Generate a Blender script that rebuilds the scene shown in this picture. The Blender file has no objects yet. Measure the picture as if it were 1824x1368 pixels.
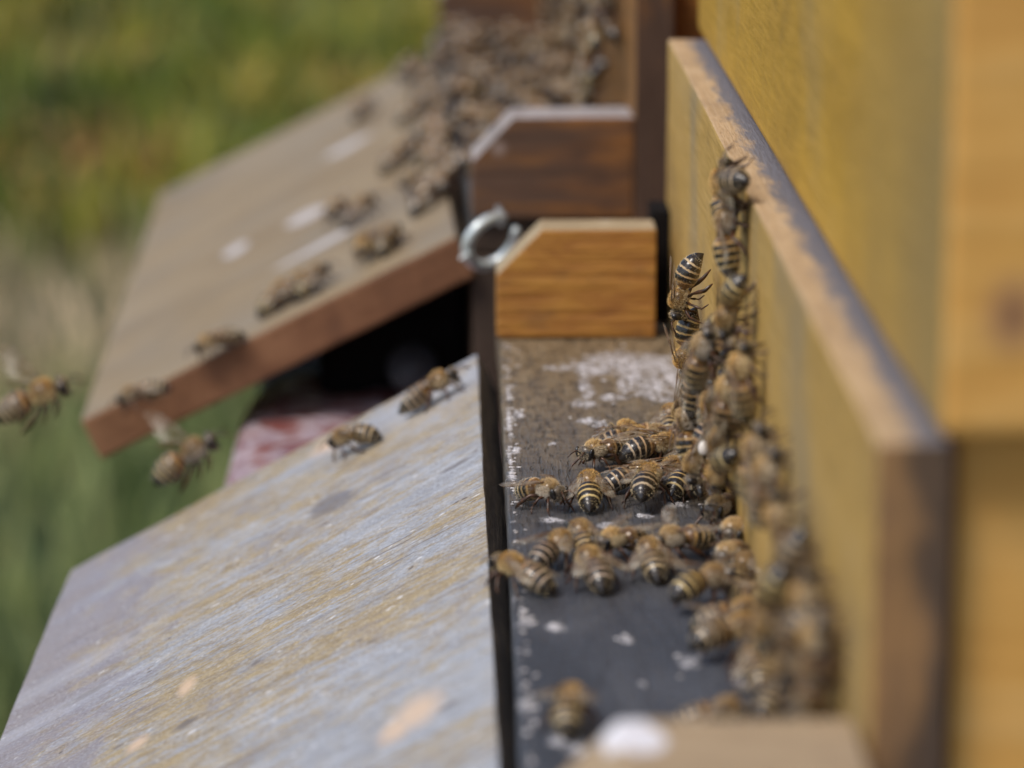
import bpy, bmesh, math, random
from mathutils import Vector, Matrix, noise
R = math.radians
S = bpy.context.scene
C = S.collection
rnd = random.Random(7)

# ------------------------------------------------------------------ camera
FPX, PW, PH = 6000.0, 1824, 1368
PITCH = math.atan(1414 / FPX); YAW = math.atan(135 / FPX * math.cos(PITCH)); CH = .1516
cam = bpy.data.cameras.new("camera"); co = bpy.data.objects.new("camera", cam); C.objects.link(co)
co.location = (0, 0, CH); co.rotation_euler = (math.pi / 2 - PITCH, 0, -YAW)
cam.sensor_width = 36; cam.lens = 36 * FPX / PW
cam.clip_start = .02; cam.clip_end = 200
cam.dof.use_dof = True; cam.dof.focus_distance = .586; cam.dof.aperture_fstop = 13.5
cam.dof.aperture_blades = 0
S.camera = co
S.view_settings.view_transform = 'Standard'; S.view_settings.look = 'None'
S.view_settings.gamma = 1; S.view_settings.exposure = .68

# ------------------------------------------------------------------ light
w = bpy.data.worlds.new("World"); S.world = w; w.use_nodes = True
sky = w.node_tree.nodes.new('ShaderNodeTexSky'); sky.sky_type = 'NISHITA'; sky.sun_disc = False
SUN_EL, SUN_AZ = 54, 232          # azimuth: clockwise from +Y
sky.sun_elevation = R(SUN_EL); sky.sun_rotation = R(SUN_AZ); sky.dust_density = 2.0; sky.air_density = 1.0
bg = w.node_tree.nodes['Background']; w.node_tree.links.new(sky.outputs[0], bg.inputs[0]); bg.inputs[1].default_value = .095
sl = bpy.data.lights.new("sun", 'SUN'); so = bpy.data.objects.new("sun", sl); C.objects.link(so)
sl.energy = 1.5; sl.angle = R(18); sl.color = (1, .93, .84)
sd = Vector((math.sin(R(SUN_AZ)) * math.cos(R(SUN_EL)), math.cos(R(SUN_AZ)) * math.cos(R(SUN_EL)), math.sin(R(SUN_EL))))
so.rotation_euler = sd.to_track_quat('Z', 'Y').to_euler()
S.cycles.transparent_max_bounces = 16

# ------------------------------------------------------------------ helpers
CM = co.rotation_euler.to_matrix()
def ray(px, py):
    return CM @ Vector(((px - 912) / FPX, (684 - py) / FPX, -1))
def hit(px, py, p0, n):
    r = ray(px, py); o = Vector((0, 0, CH)); n = Vector(n)
    return o + r * ((Vector(p0) - o).dot(n) / r.dot(n))

class N:                                   # tiny node writer
    def __init__(s, name):
        s.m = bpy.data.materials.new(name); s.m.use_nodes = True; s.t = s.m.node_tree
        s.b = s.t.nodes['Principled BSDF']; s.out = s.t.nodes['Material Output']
        s.tc = s.t.nodes.new('ShaderNodeTexCoord').outputs['Object']
    def n(s, typ, ins=None, **kw):
        x = s.t.nodes.new('ShaderNode' + typ)
        for k, v in kw.items(): setattr(x, k, v)
        for k, v in (ins or {}).items():
            if hasattr(v, 'node') or isinstance(v, bpy.types.NodeSocket): s.t.links.new(v, x.inputs[k])
            else: x.inputs[k].default_value = v
        return x
    def lk(s, a, b): s.t.links.new(a, b)
    def math(s, op, a, b=0.0, clamp=False):
        return s.n('Math', {0: a, 1: b}, operation=op, use_clamp=clamp).outputs[0]
    def vec(s, U, V, W, su, sv, sw, off=0):
        d = [s.n('VectorMath', {0: s.tc, 1: Vector(a) * k}, operation='DOT_PRODUCT').outputs['Value'] for a, k in ((U, su), (V, sv), (W, sw))]
        c = s.n('CombineXYZ', {0: d[0], 1: d[1], 2: d[2]}).outputs[0]
        return s.n('VectorMath', {0: c, 1: (off, off * .7, off * 1.3)}, operation='ADD').outputs[0] if off else c
    def noise(s, v, scale=1, det=4, rough=.55, dist=0):
        return s.n('TexNoise', {'Vector': v, 'Scale': scale, 'Detail': det, 'Roughness': rough, 'Distortion': dist}).outputs['Fac']
    def ramp(s, f, stops):
        x = s.n('ValToRGB', {0: f}); e = x.color_ramp.elements
        while len(e) < len(stops): e.new(.5)
        for k, (p, c) in enumerate(stops):
            e[k].position = p; e[k].color = (c[0], c[1], c[2], 1) if hasattr(c, '__len__') else (c, c, c, 1)
        return x.outputs[0]
    def mix(s, f, a, b, mode='MIX'):
        x = s.n('Mix', data_type='RGBA', blend_type=mode)
        for i, v in ((0, f), (6, a), (7, b)):
            if isinstance(v, bpy.types.NodeSocket): s.lk(v, x.inputs[i])
            else: x.inputs[i].default_value = v if i == 0 else (*v, 1)
        return x.outputs[2]
    def mr(s, v, a, b, c=0.0, d=1.0):
        return s.n('MapRange', {0: v, 1: a, 2: b, 3: c, 4: d}).outputs[0]
    def ellipses(s, es, v=None):           # distance (<1 inside) to the nearest of some ellipses, in local metres
        d = None
        for (cx, cy, cz, rx, ry, rz, rot) in es:
            mp = s.n('Mapping', {'Vector': v or s.tc, 'Location': (cx, cy, cz), 'Rotation': (0, 0, rot), 'Scale': (rx, ry, rz)}, vector_type='TEXTURE')
            l = s.n('VectorMath', {0: mp.outputs[0]}, operation='LENGTH').outputs['Value']
            d = l if d is None else s.math('MINIMUM', d, l)
        return d
    def fin(s, col=None, rough=.6, bump=None, bd=.0003, spec=.5):
        if col is not None:
            if isinstance(col, bpy.types.NodeSocket): s.lk(col, s.b.inputs['Base Color'])
            else: s.b.inputs['Base Color'].default_value = (*col, 1)
        if isinstance(rough, bpy.types.NodeSocket): s.lk(rough, s.b.inputs['Roughness'])
        else: s.b.inputs['Roughness'].default_value = rough
        s.b.inputs['Specular IOR Level'].default_value = spec
        if bump is not None:
            bp = s.n('Bump', {'Height': bump, 'Distance': bd, 'Strength': 1.0}); s.lk(bp.outputs[0], s.b.inputs['Normal'])
        return s.m

X3, Y3, Z3 = (1, 0, 0), (0, 1, 0), (0, 0, 1)
def wood(name, stops, U=Y3, V=X3, W=Z3, rough=.6, fine=900, along=30, broad=(40, 14), bump=.0003, wf=.5, speck=None, spec=.4, off=0, dist=1.0):
    m = N(name)
    f1 = m.noise(m.vec(U, V, W, along, fine, fine, off), 1, 3, .6)
    f2 = m.noise(m.vec(U, V, W, broad[1], broad[0], broad[0], off + 3), 1, 5, .6, dist)
    f3 = m.noise(m.vec(U, V, W, along * 3, fine * .28, fine * .28, off + 9), 1, 3, .55)
    f = m.math('ADD', m.math('MULTIPLY', f1, wf * .5), m.math('ADD', m.math('MULTIPLY', f3, wf * .5), m.math('MULTIPLY', f2, 1 - wf)))
    col = m.ramp(f, stops)
    if speck:
        sp = m.noise(m.vec(U, V, W, 180, 400, 400, 5), 1, 3, .6)
        col = m.mix(m.mr(sp, speck[0], speck[0] + .05), col, speck[1])
    m.f1, m.f2, m.f3, m.col = f1, f2, f3, col
    m.args = (rough, m.math('ADD', f1, f3), bump, spec)
    m.fin(col, m.mr(f1, .3, .7, rough - .08, rough + .1), m.args[1], bump, spec)
    return m

def tag(o, label=None, cat=None, group=None, kind=None):
    for k, v in (('label', label), ('category', cat), ('group', group), ('kind', kind)):
        if v: o[k] = v
    return o
def link(name, me, mat=None, parent=None):
    o = bpy.data.objects.new(name, me); C.objects.link(o)
    for x in (mat if isinstance(mat, (list, tuple)) else [mat] if mat else []): me.materials.append(x)
    if parent: o.parent = parent
    return o
def empty(name, loc=(0, 0, 0), rz=0):
    o = bpy.data.objects.new(name, None); C.objects.link(o); o.location = loc; o.rotation_euler.z = rz; o.empty_display_size = .02
    return o
def bmobj(name, bm, mat, parent=None, smooth=False):
    bmesh.ops.recalc_face_normals(bm, faces=bm.faces)
    me = bpy.data.meshes.new(name); bm.to_mesh(me); bm.free()
    if smooth:
        for p in me.polygons: p.use_smooth = True
    return link(name, me, mat, parent)
def prism(name, prof, y0, y1, mat, parent, bev=.0006, jit=0, segs=2, axis='y'):
    """extrude an (x,z) profile along y; edges bevelled and a little uneven"""
    bm = bmesh.new()
    a = [bm.verts.new((x, y0, z)) for x, z in prof]; b = [bm.verts.new((x, y1, z)) for x, z in prof]
    bm.faces.new(a); bm.faces.new(b[::-1])
    for i in range(len(a)): bm.faces.new((a[i], b[i], b[(i + 1) % len(a)], a[(i + 1) % len(a)]))
    return solid(name, bm, mat, parent, bev, jit, segs)
def solid(name, bm, mat, parent, bev=.0006, jit=0, segs=2):
    bmesh.ops.recalc_face_normals(bm, faces=bm.faces)
    if jit:
        le = [e for e in bm.edges if e.calc_length() > .03]
        bmesh.ops.subdivide_edges(bm, edges=le, cuts=40, use_grid_fill=True)
    if bev: 
        es = [e for e in bm.edges if len(e.link_faces) == 2 and e.calc_face_angle(0) > .3]
        bmesh.ops.bevel(bm, geom=es, offset=bev, segments=segs, affect='EDGES', profile=.6)
    if jit:
        for v in bm.verts:
            q = v.co * 90; v.co += Vector((noise.noise(q), noise.noise(q + Vector((9, 3, 1))), noise.noise(q + Vector((2, 7, 5))))) * jit
    o = bmobj(name, bm, mat, parent)
    for p in o.data.polygons: p.use_smooth = False
    return o
def box(name, x0, x1, y0, y1, z0, z1, mat, parent, bev=.0006, jit=0):
    return prism(name, [(x0, z0), (x1, z0), (x1, z1), (x0, z1)], y0, y1, mat, parent, bev, jit)

# ------------------------------------------------------------------ materials
def h(*c): return tuple(c)
M = {}
# honey box wood, light orange
m = wood('orange_pine', [(.3, (.56, .26, .055)), (.5, (.68, .36, .09)), (.7, (.74, .45, .16))], U=X3, V=Z3, W=Y3, rough=.5, fine=300, along=20, broad=(60, 10))
p = hit(1806, 562, (0, .361, 0), Y3); d = m.ellipses([(p.x, .361, p.z, .0030, .02, .0040, 0)])
c = m.mix(m.mr(d, .5, 1.5, .75, 0), m.col, (.30, .15, .085)); d2 = m.mr(d, .2, .5, .6, 0); c = m.mix(d2, c, (.14, .06, .03))
m.lk(c, m.b.inputs['Base Color']); M['box_side'] = m.m
m = wood('yellow_stain', [(.25, (.25, .15, .042)), (.42, (.41, .235, .028)), (.6, (.51, .295, .034)), (.78, (.50, .32, .085))], U=Y3, V=Z3, W=X3, rough=.5, fine=500, along=60, broad=(26, 13), wf=.25, speck=(.74, (.06, .05, .05)))
g = m.noise(m.vec(X3, Y3, Z3, 30, 18, 12, 4), 1, 4, .6)
c = m.mix(m.mr(g, .50, .66, 0, .6), m.col, (.26, .22, .14))
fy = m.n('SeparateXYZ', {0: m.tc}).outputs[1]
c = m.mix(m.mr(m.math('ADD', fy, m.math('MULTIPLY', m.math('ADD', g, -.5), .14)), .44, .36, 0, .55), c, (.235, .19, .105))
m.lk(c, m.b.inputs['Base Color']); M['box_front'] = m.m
m = wood('entrance_stain', [(.3, (.29, .18, .06)), (.5, (.46, .285, .075)), (.7, (.55, .355, .12))], U=Y3, V=Z3, W=X3, rough=.55, fine=700, along=50, broad=(30, 9), wf=.4)
g = m.noise(m.vec(X3, Y3, Z3, 40, 22, 14, 8), 1, 4, .6)
c = m.mix(m.mr(g, .5, .66, 0, .6), m.col, (.26, .215, .145))
# thin dark line running down the board, fading softly at its edges
jd = m.math('ABSOLUTE', m.math('ADD', m.n('SeparateXYZ', {0: m.tc}).outputs[1], -.523))
c = m.mix(m.mr(m.math('ADD', jd, m.math('MULTIPLY', g, .0012)), .0005, .0024, .85, 0), c, (.10, .05, .025))
m.lk(c, m.b.inputs['Base Color']); M['entrance'] = m.m
# weathered top of the entrance board: bare wood with a dark strip along the box
m = wood('weathered_ledge', [(.3, (.34, .23, .13)), (.55, (.50, .35, .20)), (.75, (.56, .45, .32))], U=Y3, V=X3, rough=.7, fine=1500, along=120, broad=(120, 40), wf=.4)
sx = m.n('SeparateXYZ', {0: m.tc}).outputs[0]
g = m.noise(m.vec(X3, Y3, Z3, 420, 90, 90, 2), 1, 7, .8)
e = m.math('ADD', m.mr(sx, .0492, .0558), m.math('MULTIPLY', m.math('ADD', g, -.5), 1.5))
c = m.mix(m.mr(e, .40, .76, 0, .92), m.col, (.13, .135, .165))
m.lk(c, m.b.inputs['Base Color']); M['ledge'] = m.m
m = wood('end_grain', [(.3, (.10, .065, .045)), (.5, (.26, .14, .06)), (.7, (.42, .22, .08))], U=Z3, V=X3, W=Y3, rough=.7, fine=500, along=60, broad=(160, 30), wf=.35)
sx = m.n('SeparateXYZ', {0: m.tc}).outputs[0]
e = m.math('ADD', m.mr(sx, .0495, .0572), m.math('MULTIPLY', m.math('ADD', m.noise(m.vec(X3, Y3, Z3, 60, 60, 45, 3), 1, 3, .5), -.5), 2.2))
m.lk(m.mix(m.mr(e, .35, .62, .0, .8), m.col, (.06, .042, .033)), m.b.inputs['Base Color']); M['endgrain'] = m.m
m = wood('cheek_orange', [(.3, (.16, .06, .018)), (.43, (.30, .125, .026)), (.58, (.40, .19, .036)), (.75, (.50, .27, .07))], U=X3, V=Z3, W=Y3, rough=.5, fine=650, along=28, broad=(160, 40), wf=.5, bump=.0006, dist=2.0)
cd = m.noise(m.vec(X3, Z3, Y3, 90, 140, 60, 7), 1, 5, .65); m.lk(m.mix(m.mr(cd, .54, .70, 0, .55), m.col, (.16, .085, .035)), m.b.inputs['Base Color'])
M['cheek'] = m.m
m = wood('cheek_top', [(.3, (.24, .18, .10)), (.55, (.40, .31, .19)), (.75, (.55, .50, .42))], U=X3, V=Y3, W=Z3, rough=.75, fine=700, along=100, broad=(150, 80), wf=.4)
M['cheek_top'] = m.m
m = wood('near_cheek_top', [(.3, (.26, .18, .11)), (.5, (.37, .27, .165)), (.7, (.44, .33, .21))], U=X3, V=Y3, W=Z3, rough=.7, broad=(200, 50), wf=.3)
M['near_top'] = m
m = wood('brown_cheek', [(.3, (.075, .048, .035)), (.5, (.12, .070, .048)), (.60, (.17, .085, .038)), (.75, (.30, .12, .03))], U=X3, V=Z3, W=Y3, rough=.7, fine=400, along=20, broad=(110, 14), wf=.4, spec=.15)
fx = m.n('SeparateXYZ', {0: m.tc}).outputs[0]
c = m.mix(m.mr(m.math('ADD', fx, m.math('MULTIPLY', m.math('ADD', m.f2, -.5), .09)), .024, .044, 0, .7), m.col, m.ramp(m.f3, [(.35, (.10, .05, .03)), (.6, (.30, .125, .035))]))
d = m.ellipses([(.0178, 0, .0165, .0018, .02, .0018, 0)]); c = m.mix(m.mr(d, .4, 1.3, .6, 0), c, (.36, .28, .25))
m.lk(c, m.b.inputs['Base Color']); M['brown'] = m.m
M['brown_top'] = wood('pale_worn_top', [(.3, (.20, .165, .15)), (.6, (.38, .35, .345))], rough=.7).m
M['dark'] = wood('dark_shade_wood', [(.3, (.007, .006, .006)), (.7, (.014, .012, .012))], rough=.9, spec=.1).m  # near-black colour stands in for shade under the hives and in gaps
M['darkbrown'] = wood('dark_brown_wood', [(.3, (.035, .022, .016)), (.7, (.07, .045, .03))], rough=.7).m
M['stand'] = wood('grey_stand_wood', [(.3, (.06, .055, .062)), (.7, (.13, .115, .125))], rough=.8).m
M['post'] = wood('grey_brown_post', [(.35, (.07, .042, .03)), (.5, (.10, .060, .042)), (.58, (.22, .10, .035)), (.70, (.34, .14, .04))], U=Z3, V=X3, W=Y3, rough=.8, spec=.12).m

def onz(px, py, z=0): return hit(px, py, (0, 0, z), Z3)
# landing board
m = wood('landing_board_wood', [(.3, (.030, .031, .036)), (.48, (.062, .062, .068)), (.62, (.09, .085, .08)), (.76, (.12, .11, .095))], U=Y3, V=X3, W=Z3, rough=.55, fine=1500, along=160, broad=(90, 30), wf=.5, bump=.0005)
sy = m.n('SeparateXYZ', {0: m.tc}).outputs[1]; sx = m.n('SeparateXYZ', {0: m.tc}).outputs[0]
g = m.noise(m.vec(Y3, X3, Z3, 60, 260, 60, 6), 1, 5, .65)
far = m.mr(m.math('ADD', sy, m.math('MULTIPLY', m.math('ADD', g, -.5), .16)), .54, .66)
c = m.mix(m.math('MULTIPLY', far, .8), m.col, m.ramp(m.f3, [(.3, (.10, .075, .04)), (.5, (.22, .16, .085)), (.7, (.30, .23, .14))]))
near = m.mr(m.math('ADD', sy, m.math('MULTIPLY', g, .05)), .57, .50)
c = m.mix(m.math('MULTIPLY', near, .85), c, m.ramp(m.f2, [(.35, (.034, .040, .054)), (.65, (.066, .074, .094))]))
# dark pits along the grain
pits = m.noise(m.vec(Y3, X3, Z3, 230, 1300, 500, 15), 1, 2, .5)
pm = m.math('MULTIPLY', m.mr(pits, .60, .66), m.mr(sy, .50, .56))
c = m.mix(m.math('MULTIPLY', pm, .5), c, (.03, .028, .026))
es = []
def el(px, py, wpx, hpx, rot=0):
    p = onz(px, py); a = onz(px + wpx / 2, py); b = onz(px, py - hpx / 2)
    es.append((p.x, p.y, 0, (a - p).length, (b - p).length, .01, rot))
for q in [(1050, 655, 60, 34), (1090, 640, 90, 26), (1130, 672, 50, 60), (1045, 695, 26, 40), (1165, 645, 90, 30), (1165, 690, 60, 46), (1198, 668, 40, 60), (1110, 690, 20, 30),
          (1000, 656, 60, 9), (1120, 650, 160, 40),
          (1038, 718, 52, 13), (1092, 708, 52, 11), (1048, 749, 40, 12), (1070, 757, 30, 14), (925, 738, 22, 12), (985, 790, 14, 8), (1190, 712, 44, 8),
          (908, 760, 8, 60), (908, 810, 8, 40), (918, 802, 20, 14), (912, 845, 16, 26), (905, 700, 8, 30), (985, 927, 48, 12), (1082, 937, 34, 12), (1150, 918, 34, 9), (1208, 897, 44, 14),
          (990, 1117, 34, 16), (940, 1110, 28, 12), (1114, 1139, 30, 14), (1226, 1180, 38, 22), (1320, 1216, 50, 12), (995, 1318, 34, 20), (1030, 1335, 40, 24), (935, 1255, 26, 30), (1145, 1218, 18, 10)]:
    el(*q)
d = m.ellipses(es)
n1 = m.noise(m.vec(X3, Y3, Z3, 420, 330, 100, 2), 1, 5, .75)
n2 = m.noise(m.vec(Y3, X3, Z3, 500, 1100, 100, 12), 1, 4, .7)
wm = m.math('MULTIPLY', m.mr(m.math('ADD', d, m.math('MULTIPLY', m.math('ADD', n1, -.5), 3.2)), .55, 1.15, 1, 0), m.mr(n2, .40, .54, .12, 1))
# chipped pale edge
ed = m.math('ADD', m.mr(sx, .0113, .0155), m.math('MULTIPLY', m.math('ADD', n1, -.5), 5.5))
wm = m.math('MAXIMUM', wm, m.math('MULTIPLY', m.mr(ed, -.75, -.45, 1, 0), .8))
c = m.mix(m.math('MULTIPLY', wm, .95), c, (.62, .61, .65))
m.lk(c, m.b.inputs['Base Color'])
hh = m.math('ADD', m.math('ADD', m.args[1], m.math('MULTIPLY', wm, .9)), m.math('MULTIPLY', pm, -1.2))
m.fin(None, m.mr(m.f3, .3, .7, .42, .62), hh, .00028, .5)
M['board'] = m.m

# near cheek top with the big white dropping
m = M['near_top']
p = hit(1130, 1312, (0, 0, .0236), Z3)
d = m.ellipses([(p.x, p.y, .0236, .0036, .0062, .01, .3), (p.x - .001, p.y + .004, .0236, .0030, .004, .01, .0)])
n1 = m.noise(m.vec(X3, Y3, Z3, 500, 500, 100), 1, 3, .6)
wm = m.mr(m.math('ADD', d, m.math('MULTIPLY', m.math('ADD', n1, -.5), .5)), .85, 1.0, 1, 0)
m.lk(m.mix(m.math('MULTIPLY', wm, .85), m.col, (.78, .78, .84)), m.b.inputs['Base Color']); M['near_top'] = m.m

# ------------------------------------------------------------------ ground and grass
GZ = -.50
m = N('meadow_soil')
a = m.noise(m.tc, 1.3, 5, .6); b = m.noise(m.tc, 9, 4, .6)
c = m.ramp(m.math('ADD', m.math('MULTIPLY', a, .7), m.math('MULTIPLY', b, .3)), [(.35, (.015, .03, .008)), (.5, (.05, .075, .02)), (.6, (.10, .10, .035)), (.7, (.15, .13, .06))])
m.fin(c, .9)
bm = bmesh.new()
bmesh.ops.create_grid(bm, x_segments=2, y_segments=2, size=100)
for v in bm.verts: v.co.z = GZ
tag(bmobj('ground', bm, m.m), kind='structure')
def grass_mat(name, stops, sc=3.0):
    m = N(name)
    f = m.n('ObjectInfo').outputs['Random']
    at = m.n('Attribute', attribute_name='tint').outputs['Fac']
    big = m.noise(m.tc, sc, 3, .5)
    c = m.ramp(m.math('ADD', m.math('MULTIPLY', at, .55), m.math('MULTIPLY', big, .45)), stops)
    m.fin(c, .6, spec=.3)
    m.b.inputs['Subsurface Weight'].default_value = 0
    return m.m
def blades(name, spots, mat, label=None):
    """spots: (x, y, height, width, lean, tint)"""
    vs, fs, ts = [], [], []
    for (x, y, hgt, wd, lean, tint) in spots:
        a = rnd.uniform(0, math.tau); dx, dy = math.cos(a) * wd / 2, math.sin(a) * wd / 2
        b = rnd.uniform(0, math.tau); lx, ly = math.cos(b) * lean * hgt, math.sin(b) * lean * hgt
        i = len(vs)
        vs += [(x - dx, y - dy, GZ), (x + dx, y + dy, GZ), (x + dx * .8 + lx * .4, y + dy * .8 + ly * .4, GZ + hgt * .6), (x - dx * .8 + lx * .4, y - dy * .8 + ly * .4, GZ + hgt * .6), (x + lx, y + ly, GZ + hgt * (1 - lean * .3))]
        fs += [(i, i + 1, i + 2, i + 3), (i + 3, i + 2, i + 4)]; ts += [tint] * 5
    me = bpy.data.meshes.new(name); me.from_pydata(vs, [], fs)
    at = me.attributes.new('tint', 'FLOAT', 'POINT'); at.data.foreach_set('value', ts)
    return link(name, me, mat)
GREENS = [(.25, (.10, .14, .045)), (.38, (.19, .24, .08)), (.48, (.27, .28, .11)), (.58, (.46, .36, .19)), (.70, (.62, .46, .30))]
sp = []
for i in range(26000):
    y = 1.2 + 6.3 * rnd.random() ** .9; x = rnd.uniform(-.32 * y - .3, .12 * y + .1)
    t = noise.noise(Vector((x * 3.1, y * 1.1, 0))) * .5 + .5
    dry = max(0, 1 - abs(y - 3.05 - .3 * x) / .42)              # a mown, straw coloured band
    tint = .12 + .42 * t + .50 * dry + rnd.uniform(-.1, .22)
    sp.append((x, y, rnd.uniform(.04, .09) * (1 - .4 * dry), rnd.uniform(.004, .008), rnd.uniform(.1, .6), tint))
tag(blades('grass', sp, grass_mat('grass_blades', GREENS)), 'green and straw coloured meadow grass beyond the hives', kind='stuff')
sp = []
for i in range(1500):
    cy = rnd.uniform(3.3, 9); cx = rnd.uniform(-.3 * cy - .2, .1 * cy); tt = noise.noise(Vector((cx * 7, cy * 2.2, 4))) * 1.0 + .38 + rnd.uniform(-.25, .25); hh_ = rnd.uniform(.05, .15)
    for k in range(22):
        sp.append((cx + rnd.gauss(0, .05), cy + rnd.gauss(0, .05), hh_ * rnd.uniform(.5, 1), rnd.uniform(.008, .02), rnd.uniform(.1, .7), tt * .8 + rnd.uniform(0, .15)))
tag(blades('tall_grass', sp, grass_mat('tall_grass_blades', [(.2, (.02, .04, .006)), (.32, (.06, .12, .012)), (.42, (.17, .19, .018)), (.55, (.36, .30, .035)), (.70, (.46, .25, .09))], 9)),
    'tall dark green and yellow weeds behind the mown grass', kind='stuff')

# ------------------------------------------------------------------ ramp planes
RA, RB = Vector((.0077, .6834, -.003)), Vector((-.0781, .6834, -.0492))
RU = (RA - RB).normalized()                       # up the slope
RN = RU.cross(Vector(Y3)).normalized()            # normal
if RN.z < 0: RN = -RN
rw = wood('weathered_ramp', [(.30, (.18, .17, .18)), (.40, (.27, .28, .32)), (.50, (.36, .385, .44)), (.60, (.46, .49, .55)), (.72, (.60, .62, .66))],
          U=RU, V=Y3, W=RN, rough=.5, fine=2400, along=90, broad=(120, 80), wf=.6, bump=.00022, spec=.5)
m = rw
oc = m.noise(m.vec(RU, Y3, RN, 22, 46, 10, 21), 1, 5, .62, .8)
oc2 = m.noise(m.vec(RU, Y3, RN, 70, 1300, 10, 31), 1, 3, .6)
oc3 = m.noise(m.vec(RU, Y3, RN, 300, 620, 10, 37), 1, 4, .7)
om = m.mr(m.math('ADD', m.math('MULTIPLY', oc, .40), m.math('ADD', m.math('MULTIPLY', oc2, .24), m.math('ADD', m.math('MULTIPLY', oc3, .36), m.math('MULTIPLY', m.math('ADD', m.n('SeparateXYZ', {0: m.tc}).outputs[0], 0.036), -.6)))), .44, .54)
c = m.mix(m.math('MULTIPLY', om, .88), m.col, m.ramp(m.f3, [(.3, (.25, .17, .055)), (.5, (.38, .265, .09)), (.7, (.46, .35, .16))]))
sxr = m.n('SeparateXYZ', {0: m.tc}).outputs[0]
bn = m.noise(m.vec(RU, Y3, RN, 60, 60, 10, 61), 1, 5, .65, 1.0)
c = m.mix(m.mr(m.math('ADD', sxr, m.math('MULTIPLY', m.math('ADD', bn, -.5), -.09)), -.050, -.068, 0, .75), c, (.25, .235, .30))
c = m.mix(m.mr(bn, .56, .66, 0, .55), c, (.24, .225, .25))
grit = m.noise(m.vec(RU, Y3, RN, 1400, 2600, 1000, 41), 1, 3, .7)
c = m.mix(m.mr(grit, .40, .52, .55, 0), c, (.17, .145, .125))
c = m.mix(m.mr(grit, .55, .66, 0, .5), c, (.62, .62, .64))
spk = m.noise(m.vec(RU, Y3, RN, 330, 420, 100, 71), 1, 2, .5)
c = m.mix(m.mr(spk, .715, .75, 0, .85), c, (.10, .07, .06))
c = m.mix(m.mr(spk, .29, .26, 0, .7), c, (.72, .72, .74))
crack = m.noise(m.vec(RU, Y3, RN, 40, 1100, 10, 51), 1, 2, .5)
c = m.mix(m.mr(crack, .64, .70, 0, .75), c, (.14, .12, .12))
def onramp(px, py, off=0): return hit(px, py, RA + RN * off, RN)
def relips(m, lst, fn, U, V, W):
    out = []
    for (px, py, a, b, rot) in lst:
        p = fn(px, py); out.append((p.dot(Vector(U)), p.dot(Vector(V)), p.dot(Vector(W)), a, b, .02, rot))
    return m.ellipses(out, m.vec(U, V, W, 1, 1, 1))
n1 = m.noise(m.vec(RU, Y3, RN, 400, 400, 100, 2), 1, 4, .7)
d = relips(m, [(742, 1268, .0052, .0085, .0), (333, 1222, .0022, .0058, 0), (585, 792, .0050, .0075, .0), (245, 1325, .0025, .004, 0), (705, 1300, .0036, .0065, 0)], onramp, RU, Y3, RN)
c = m.mix(m.mr(m.math('ADD', d, m.math('MULTIPLY', m.math('ADD', n1, -.5), .6)), .3, 1.1, .8, 0), c, (.66, .48, .33))
d = relips(m, [(592, 896, .0058, .0085, .25), (1010 - 200, 830, .004, .0018, 0), (330, 1290, .003, .002, 0), (240, 1130, .0016, .0016, 0), (660, 1143, .0012, .001, 0), (800, 1255, .0022, .0014, 0), (455, 1181, .0012, .0010, 0), (150, 1240, .006, .002, 0), (640, 640 + 500, .001, .0008, 0), (210, 1330, .0014, .001, 0)], onramp, RU, Y3, RN)  # first ellipse paints a cast shadow smear; the others are dark marks
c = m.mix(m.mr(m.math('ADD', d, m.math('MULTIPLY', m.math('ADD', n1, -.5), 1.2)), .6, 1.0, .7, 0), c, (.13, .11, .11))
# pale scuffs in the lower corner
d = relips(m, [(120, 1200, .02, .005, .1), (60, 1290, .02, .004, 0), (760, 720, .01, .02, 0)], onramp, RU, Y3, RN)
c = m.mix(m.mr(m.math('ADD', d, m.math('MULTIPLY', m.math('ADD', n1, -.5), 1.6)), .5, 1.5, .22, 0), c, (.60, .62, .68))
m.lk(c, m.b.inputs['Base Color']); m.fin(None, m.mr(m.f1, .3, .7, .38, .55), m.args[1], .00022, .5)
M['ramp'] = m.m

# ------------------------------------------------------------------ hive builder
T = .0093
def slab(name, quad, n, t, mat, parent, bev=.0005, jit=0):
    bm = bmesh.new(); a = [bm.verts.new(p) for p in quad]; b = [bm.verts.new(Vector(p) - n * t) for p in quad]
    bm.faces.new(a); bm.faces.new(b[::-1])
    for i in range(4): bm.faces.new((a[i], b[i], b[(i + 1) % 4], a[(i + 1) % 4]))
    return solid(name, bm, mat, parent, bev, jit)
def cover(o, mat, test):
    """give the faces picked by test(normal, centre) a second material"""
    o.data.materials.append(mat); k = len(o.data.materials) - 1
    for p in o.data.polygons:
        if test(p.normal, p.center): p.material_index = k

hive = empty('beehive', (0, 0, 0))
tag(hive, 'nearest yellow and orange wooden beehive, bees lining its dark entrance board in sharp focus', 'beehive', 'beehives standing in a row')
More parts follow.
